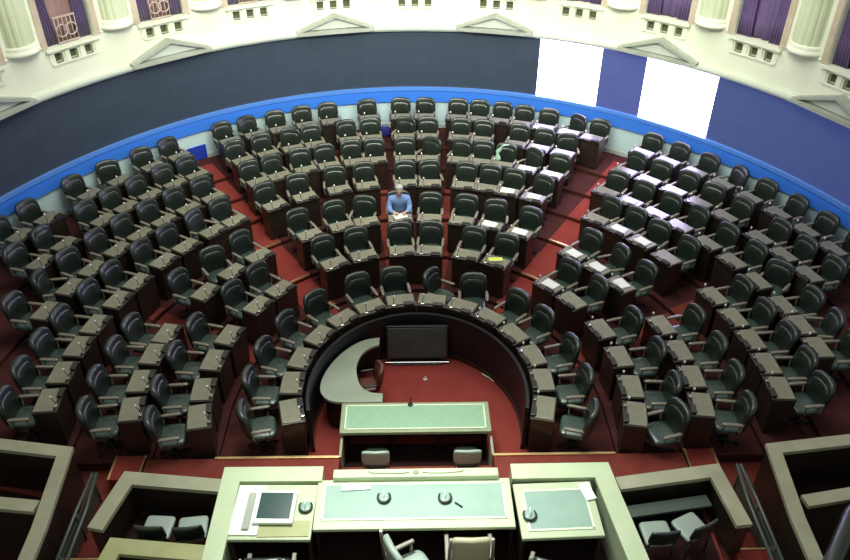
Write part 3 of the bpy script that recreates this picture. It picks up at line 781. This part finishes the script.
# side boxes at both edges of the picture
parapet_thing('long tan coping of the far-left side box with a short cross arm', [(-9.0, -1.02), (-5.44, -1.60), (-5.30, -3.0), (-5.22, -5.2)], 0.21, 1.0, M_BOXRIM, 0.04, 'side_box_parapet')
parapet_thing('cross coping inside the far-left side box', [(-5.48, -2.62), (-8.5, -2.25)], 0.20, 1.0, M_BOXRIM, 0.04, 'side_box_parapet')
parapet_thing('long tan coping of the far-right side box with a short cross arm', [(9.0, -1.28), (5.50, -1.72), (5.34, -3.0), (5.29, -3.95)], 0.21, 1.0, M_BOXRIM, 0.04, 'side_box_parapet')
parapet_thing('cross coping inside the far-right side box', [(5.56, -2.72), (8.5, -2.22)], 0.20, 1.0, M_BOXRIM, 0.04, 'side_box_parapet')
# carpeted step blocks beside the pens
for x, lb in ((-4.73, 'red carpeted step with brass nosings at the outer corner of the left pen'), (4.66, 'red carpeted step with brass nosings at the outer corner of the right pen')):
    t = thing('carpet_step', lb, 'step', (x, -1.32, 0.04), 0, 'carpeted steps beside the pens')
    b = bmesh.new(); box(b, 0.46, 0.50, 0.25, (0, 0, 0.125), bev=0.01); link('block', b, M_CARPETB, t)
    for s_ in (-1, 1):
        b = bmesh.new(); box(b, 0.035, 0.50, 0.02, (s_ * 0.235, 0, 0.255), bev=0.005); link('nosing', b, M_BRASS, t)
for x, lb in ((-4.80, 'lower carpeted step at the near end of the left side passage'), (4.82, 'lower carpeted step at the near end of the right side passage')):
    t = thing('carpet_step', lb, 'step', (x, -3.45, 0.04), 0, 'carpeted steps in the side passages')
    b = bmesh.new(); box(b, 0.50, 0.80, 0.30, (0, 0, 0.15), bev=0.01); link('block', b, M_CARPETB, t)
    b = bmesh.new(); box(b, 0.50, 0.03, 0.02, (0, 0.40, 0.305), bev=0.005); link('nosing', b, M_BRASS, t)
# low rails of the passages
for sx, sd in ((-1, 'left'), (1, 'right')):
    t = thing('passage_rail', 'dark grey-green rail along the %s side passage' % sd, 'rail')
    for k, dx in enumerate((0.0, 0.14)):
        b = bmesh.new(); tube(b, [(sx * (5.05 - dx * 0.4), -1.75, 0.66), (sx * (5.08 - dx), -2.4, 0.62), (sx * (5.08 - dx), -4.6, 0.50)], 0.03, 8); link('handrail', b, M_RAIL, t)
    for y in (-1.8, -2.5, -3.2, -3.9):
        b = bmesh.new(); tube(b, [(sx * 5.05, y, 0.04), (sx * 5.05, y, 0.62)], 0.018, 8); link('post', b, M_RAIL, t)
    b = bmesh.new(); box(b, 0.02, 2.7, 0.42, (sx * 5.06, -3.1, 0.32)); link('infill_panel', b, M_RAIL, t)

t = thing('handrail', 'thick dark padded rail crossing the far-right side box at the bottom edge', 'rail')
b = bmesh.new(); tube(b, [(7.6, -1.9, 1.02), (6.1, -3.0, 1.02), (5.15, -4.15, 1.02), (4.9, -5.2, 1.02)], 0.12, 12); link('padding', b, M_LEATH, t)
for x, y in ((6.9, -2.42), (6.0, -3.12), (5.15, -4.15)):
    b = bmesh.new(); tube(b, [(x, y, 0.05), (x, y, 0.95)], 0.03, 8); link('post', b, M_DARKM, t)

# chairs of the rostrum and the pens
palech = thing('pen_chair', 'x', 'chair', (0, 0, 0), 0, 'pale-seated chairs in the pens')
b = bmesh.new(); cushion(b, 0.42, 0.40, 0.08, (0, -0.02, 0.45), e1=0.25, e2=0.5); link('seat', b, M_PALECH, palech)
b = bmesh.new(); cushion(b, 0.42, 0.34, 0.06, (0, 0.22, 0.66), Matrix.Rotation(radians(-10), 3, 'X'), e1=0.3, e2=0.5, plane='xz', bend=0.03); link('backrest', b, M_LEATH, palech)
for sx in (-.18, .18):
    for sy in (-.17, .17):
        b = bmesh.new(); tube(b, [(sx * 1.05, sy * 1.08, 0), (sx, sy, 0.43)], 0.014, 8); link('leg', b, M_DARKM, palech)
    b = bmesh.new(); tube(b, [(sx, .16, .43), (sx, .22, .60)], 0.014, 8); link('back_support', b, M_DARKM, palech)
palech.location = (3.36, -3.08, DAIS_Z); palech.rotation_euler = (0, 0, radians(184)); palech['label'] = 'pale-seated chair in the right pen, left one of two'
dup(palech, (3.88, -2.98, DAIS_Z), radians(205), 'pale-seated chair in the right pen, right one of two')
dup(palech, (-3.74, -2.86, DAIS_Z), radians(176), 'pale-seated chair in the left pen, left one of two')
dup(palech, (-3.24, -2.88, DAIS_Z), radians(186), 'pale-seated chair in the left pen, right one of two')


def high_chair(leather, label, loc, rz, group='high-backed chairs behind the rostrum'):
    t = thing('high_back_chair', label, 'chair', loc, rz, group)
    b = bmesh.new(); cushion(b, 0.56, 0.54, 0.13, (0, 0, 0.46)); link('seat', b, leather, t)
    b = bmesh.new(); cushion(b, 0.52, 0.74, 0.12, (0, 0.27, 0.86), Matrix.Rotation(radians(-7), 3, 'X'), e1=0.28, e2=0.5, plane='xz', bend=0.03); link('backrest', b, leather, t)
    for s_ in (-1, 1):
        b = bmesh.new(); tube(b, [(s_ * 0.29, 0.28, 0.60), (s_ * 0.285, 0.315, 1.0), (s_ * 0.27, 0.33, 1.26)], 0.022, 8); link('back_post', b, M_TRIM, t)
        b = bmesh.new(); box(b, 0.06, 0.42, 0.04, (s_ * 0.30, 0.04, 0.68), bev=0.012); tube(b, [(s_ * .30, -.13, 0), (s_ * .30, -.13, .67)], 0.022, 8); tube(b, [(s_ * .30, .24, 0), (s_ * .30, .26, .67)], 0.022, 8); link('armrest', b, M_TRIM, t)
    return t


high_chair(M_CREAMCH, 'cream high-backed chair behind the presiding desk, right of centre', (0.66, -3.36, DAIS_Z), pi)
high_chair(M_PALECH, 'grey chair turned sideways behind the presiding desk, in the centre', (-0.10, -3.62, DAIS_Z), radians(118))
high_chair(M_LEATH, 'dark high-backed chair behind the monitor console on the left', (-2.0, -3.62, DAIS_Z), pi)
high_chair(M_LEATH, 'dark high-backed chair turned toward the right console', (1.75, -3.75, DAIS_Z), radians(160))

# ------------------------------------------------------------------ things left among the seats
def seatpos(row, blk, i, dr=0.0, dz=0.0):
    a = SEATS[row][blk][i]; a = -a if blk[1] == 'L' else a
    return EP(RD[row] + dr, a, ZF[row] + dz), facing(a)


p, rz = seatpos(2, 'IR', 1, 0.0, 0.803)
t = thing('yellow_folder', 'bright yellow-green folder lying on a second-row desk right of the middle', 'folder', p, rz + 0.55)
b = bmesh.new(); box(b, 0.30, 0.13, 0.03, (0, 0.03, 0.018), bev=0.006); link('cover', b, M_YEL, t)
b = bmesh.new(); box(b, 0.28, 0.12, 0.02, (0.0, 0.02, 0.018)); link('pages', b, M_PAPER, t)
rng = random.Random(3)
for row, blk, i, lb in ((3, 'IR', 1, 'inner right block, near the yellow folder'), (3, 'IR', 2, 'inner right block, last before the right stairs'), (4, 'IR', 2, 'inner right block, third desk'),
                        (4, 'IR', 3, 'inner right block, last before the right stairs'), (5, 'IR', 3, 'inner right block, fourth desk'), (5, 'IR', 4, 'inner right block, last before the stairs'),
                        (2, 'OR', 0, 'right wing, first desk by the stairs'), (3, 'OR', 0, 'right wing, first desk by the stairs'), (3, 'OR', 1, 'right wing, second desk from the stairs'),
                        (4, 'OR', 1, 'right wing, second desk from the stairs'), (4, 'OR', 2, 'right wing, third desk from the stairs'), (5, 'OR', 1, 'right wing, second desk from the stairs'),
                        (3, 'OR', 2, 'right wing, third desk from the stairs')):
    p, rz = seatpos(row, blk, i, 0.0, 0.801)
    b = bmesh.new()
    for q in range(3): box(b, 0.30, 0.21, 0.003, (rng.uniform(-.02, .02), 0.03 + rng.uniform(-.015, .015), 0.003 + 0.004 * q), Matrix.Rotation(rng.uniform(-.15, .15), 3, 'Z'))
    o = link('papers', b, M_PAPER); o.location = p; o.rotation_euler = (0, 0, rz)
    tag(o, 'white papers on a %s-row desk, %s' % (ROWN[row], lb), 'papers', 'papers on the desks')

# pale mint scarf hung over a fourth-row chair
p, rz = seatpos(5, 'IR', 2, 0.42, 0.0)
b = bmesh.new(); n = 24; prof = [(0.00, 0.66), (-0.03, 0.78), (-0.01, 0.92), (0.05, 1.03), (0.12, 1.10), (0.20, 1.12)]
prof = resample(smooth_poly(prof), 18); rings = []
for k, (u, z) in enumerate(prof):
    wd = 0.055 + 0.02 * sin(k * 0.9)
    rings.append([b.verts.new((u + wd * cos(2 * pi * j / 10), 0.07 + 0.035 * sin(2 * pi * j / 10) + 0.01 * sin(3 * k), z + 0.02 * cos(2 * pi * j / 10))) for j in range(10)])
for A, B in zip(rings, rings[1:]):
    for j in range(10): b.faces.new((A[j], A[(j + 1) % 10], B[(j + 1) % 10], B[j])).smooth = True
b.faces.new(rings[0][::-1]); b.faces.new(rings[-1])
o = link('scarf', fixn(b), M_MINT); o.location = p + Vector((-0.16, 0, 0.0)); o.rotation_euler = (0, 0, rz)
tag(o, 'pale mint-green scarf hung over a chair in the fifth row, right of the middle', 'scarf')
p, rz = seatpos(7, 'CL', 0, 0.1, 0.0)
b = bmesh.new(); cushion(b, 0.34, 0.16, 0.30, (0, 0, 0), e1=0.7, e2=0.7, nu=10, nv=16); tube(b, [(-.08, 0, .13), (-.05, 0, .22), (.05, 0, .22), (.08, 0, .13)], 0.012, 6)
o = link('bag', b, M_BLUECL); o.location = EP(RD[7], -4.6, ZF[7] + 0.80 + 0.15 - 0.0); o.rotation_euler = (0, 0, 0.05)
o.location = EP(RD[7] + 0.42, -4.9, ZF[7] + 0.15)
tag(o, 'deep blue bag in the last row left of the middle, below the blue band', 'bag')

# ------------------------------------------------------------------ the seated person
def person():
    p, rz = seatpos(3, 'CL', 0, 0.50, 0.0)
    t = thing('person', 'person in a light blue jacket seated in the third row, reading a white sheet', 'person', p, rz)

    def skin(name, verts, edges_, rad, m, parent, sub=2, root=0):
        me = bpy.data.meshes.new(name); me.from_pydata([Vector(v) for v in verts], edges_, [])
        o = bpy.data.objects.new(name, me); COL.objects.link(o); o.parent = parent
        md = o.modifiers.new('Skin', 'SKIN'); md.use_smooth_shade = True
        for i, r in enumerate(rad):
            sv = me.skin_vertices[0].data[i]; sv.radius = (r, r) if not isinstance(r, tuple) else r; sv.use_root = (i == root)
        s = o.modifiers.new('Sub', 'SUBSURF'); s.levels = s.render_levels = sub
        me.materials.append(m); return o
    # body: pelvis, spine, neck, head, arms, legs as one figure (sits facing -Y)
    V = [(0, 0.02, 0.60), (0, 0.03, 0.75), (0, 0.0, 0.93), (0, -0.03, 1.05), (0, -0.07, 1.13), (0, -0.10, 1.20), (0, -0.125, 1.28), (0, -0.13, 1.34)]
    E_ = [(0, 1), (1, 2), (2, 3), (3, 4), (4, 5), (5, 6), (6, 7)]
    R_ = [(.15, .10), (.14, .09), (.13, .08), (.08, .06), .045, (.070, .082), (.078, .090), (.055, .065)]
    for s in (-1, 1):
        n = len(V); V += [(s * .19, -0.02, 1.01), (s * .24, -0.10, 0.84), (s * .20, -0.26, 0.80), (s * .10, -0.37, 0.84)]
        E_ += [(3, n), (n, n + 1), (n + 1, n + 2), (n + 2, n + 3)]; R_ += [.045, .040, .034, .028]
        n = len(V); V += [(s * .10, -0.08, 0.58), (s * .13, -0.36, 0.56), (s * .13, -0.38, 0.30), (s * .13, -0.36, 0.08), (s * .13, -0.46, 0.045)]
        E_ += [(0, n), (n, n + 1), (n + 1, n + 2), (n + 2, n + 3), (n + 3, n + 4)]; R_ += [.085, .062, .052, .040, .035]
    body = skin('body', V, E_, R_, M_SKIN, t)
    # jacket: same torso and sleeves, a little wider, ends at waist, wrists and neck
    V = [(0, 0.03, 0.62), (0, 0.03, 0.76), (0, 0.0, 0.92), (0, -0.03, 1.05), (0, -0.07, 1.135)]
    E_ = [(0, 1), (1, 2), (2, 3), (3, 4)]; R_ = [(.20, .15), (.19, .14), (.20, .145), (.16, .12), (.068, .068)]
    for s in (-1, 1):
        n = len(V); V += [(s * .19, -0.02, 1.00), (s * .24, -0.10, 0.84), (s * .20, -0.26, 0.80), (s * .13, -0.335, 0.825)]
        E_ += [(3, n), (n, n + 1), (n + 1, n + 2), (n + 2, n + 3)]; R_ += [.088, .070, .057, .046]
    skin('jacket', V, E_, R_, M_JACK, t)
    V = [(0, 0.02, 0.58)]; E_ = []; R_ = [(.18, .12)]
    for s in (-1, 1):
        n = len(V); V += [(s * .10, -0.08, 0.58), (s * .13, -0.36, 0.56), (s * .13, -0.38, 0.30), (s * .13, -0.36, 0.12)]
        E_ += [(0, n), (n, n + 1), (n + 1, n + 2), (n + 2, n + 3)]; R_ += [.10, .075, .064, .058]
    skin('trousers', V, E_, R_, M_TROU, t)
    for s in (-1, 1):
        b = bmesh.new(); cushion(b, 0.10, 0.26, 0.09, (s * .13, -0.44, 0.045), e1=0.7, e2=0.7, nu=8, nv=14); link('shoe', b, M_PANELK, t)
    # hair cap, nose, ears, eyes
    b = bmesh.new(); cushion(b, 0.185, 0.215, 0.16, (0, -0.085, 1.325), Matrix.Rotation(radians(-18), 3, 'X'), e1=1, e2=1, nu=12, nv=18)
    cushion(b, 0.175, 0.13, 0.18, (0, -0.05, 1.27), e1=1, e2=1, nu=10, nv=16); link('hair', b, M_HAIR, t)
    for s in (-1, 1):
        b = bmesh.new(); cushion(b, 0.02, 0.035, 0.055, (s * .086, -0.12, 1.265), e1=1, e2=1, nu=6, nv=8); link('ear', b, M_SKIN, t)
        b = bmesh.new(); cushion(b, 0.022, 0.014, 0.014, (s * .032, -0.205, 1.27), e1=1, e2=1, nu=6, nv=8); link('eye', b, M_PANELK, t)
    b = bmesh.new(); cushion(b, 0.026, 0.045, 0.045, (0, -0.222, 1.245), e1=1, e2=1, nu=6, nv=8); link('nose', b, M_SKIN, t)
    b = bmesh.new(); cushion(b, 0.05, 0.014, 0.012, (0, -0.198, 1.205), e1=1, e2=1, nu=6, nv=8); link('mouth', b, M_REDCH, t)
    # hands: palm, four fingers and a thumb each, resting on the desk edge
    for s in (-1, 1):
        b = bmesh.new(); cushion(b, 0.075, 0.085, 0.03, (s * .09, -0.40, 0.845), e1=0.7, e2=0.8, nu=8, nv=12)
        for k, L_ in enumerate((0.060, 0.072, 0.068, 0.052)):
            x = s * (.062 + k * 0.019); tube(b, [(x, -0.435, .848), (x, -0.435 - L_ * .55, .846), (x, -0.435 - L_ * .92, .828)], 0.009, 8, r2=0.007)
        tube(b, [(s * .058, -0.385, .848), (s * .038, -0.415, .846), (s * .030, -0.44, .838)], 0.011, 8, r2=0.008)
        link('hand', b, M_SKIN, t)


person()
p, rz = seatpos(3, 'CL', 0, 0.02, 0.803)
b = bmesh.new(); box(b, 0.30, 0.21, 0.008, (0, 0.06, 0.006), Matrix.Rotation(0.35, 3, 'Z'), 0.002)
o = link('white_sheet', b, M_WHITE); o.location = p; o.rotation_euler = (0, 0, rz)
tag(o, 'white sheet on the desk in front of the person in light blue', 'paper')
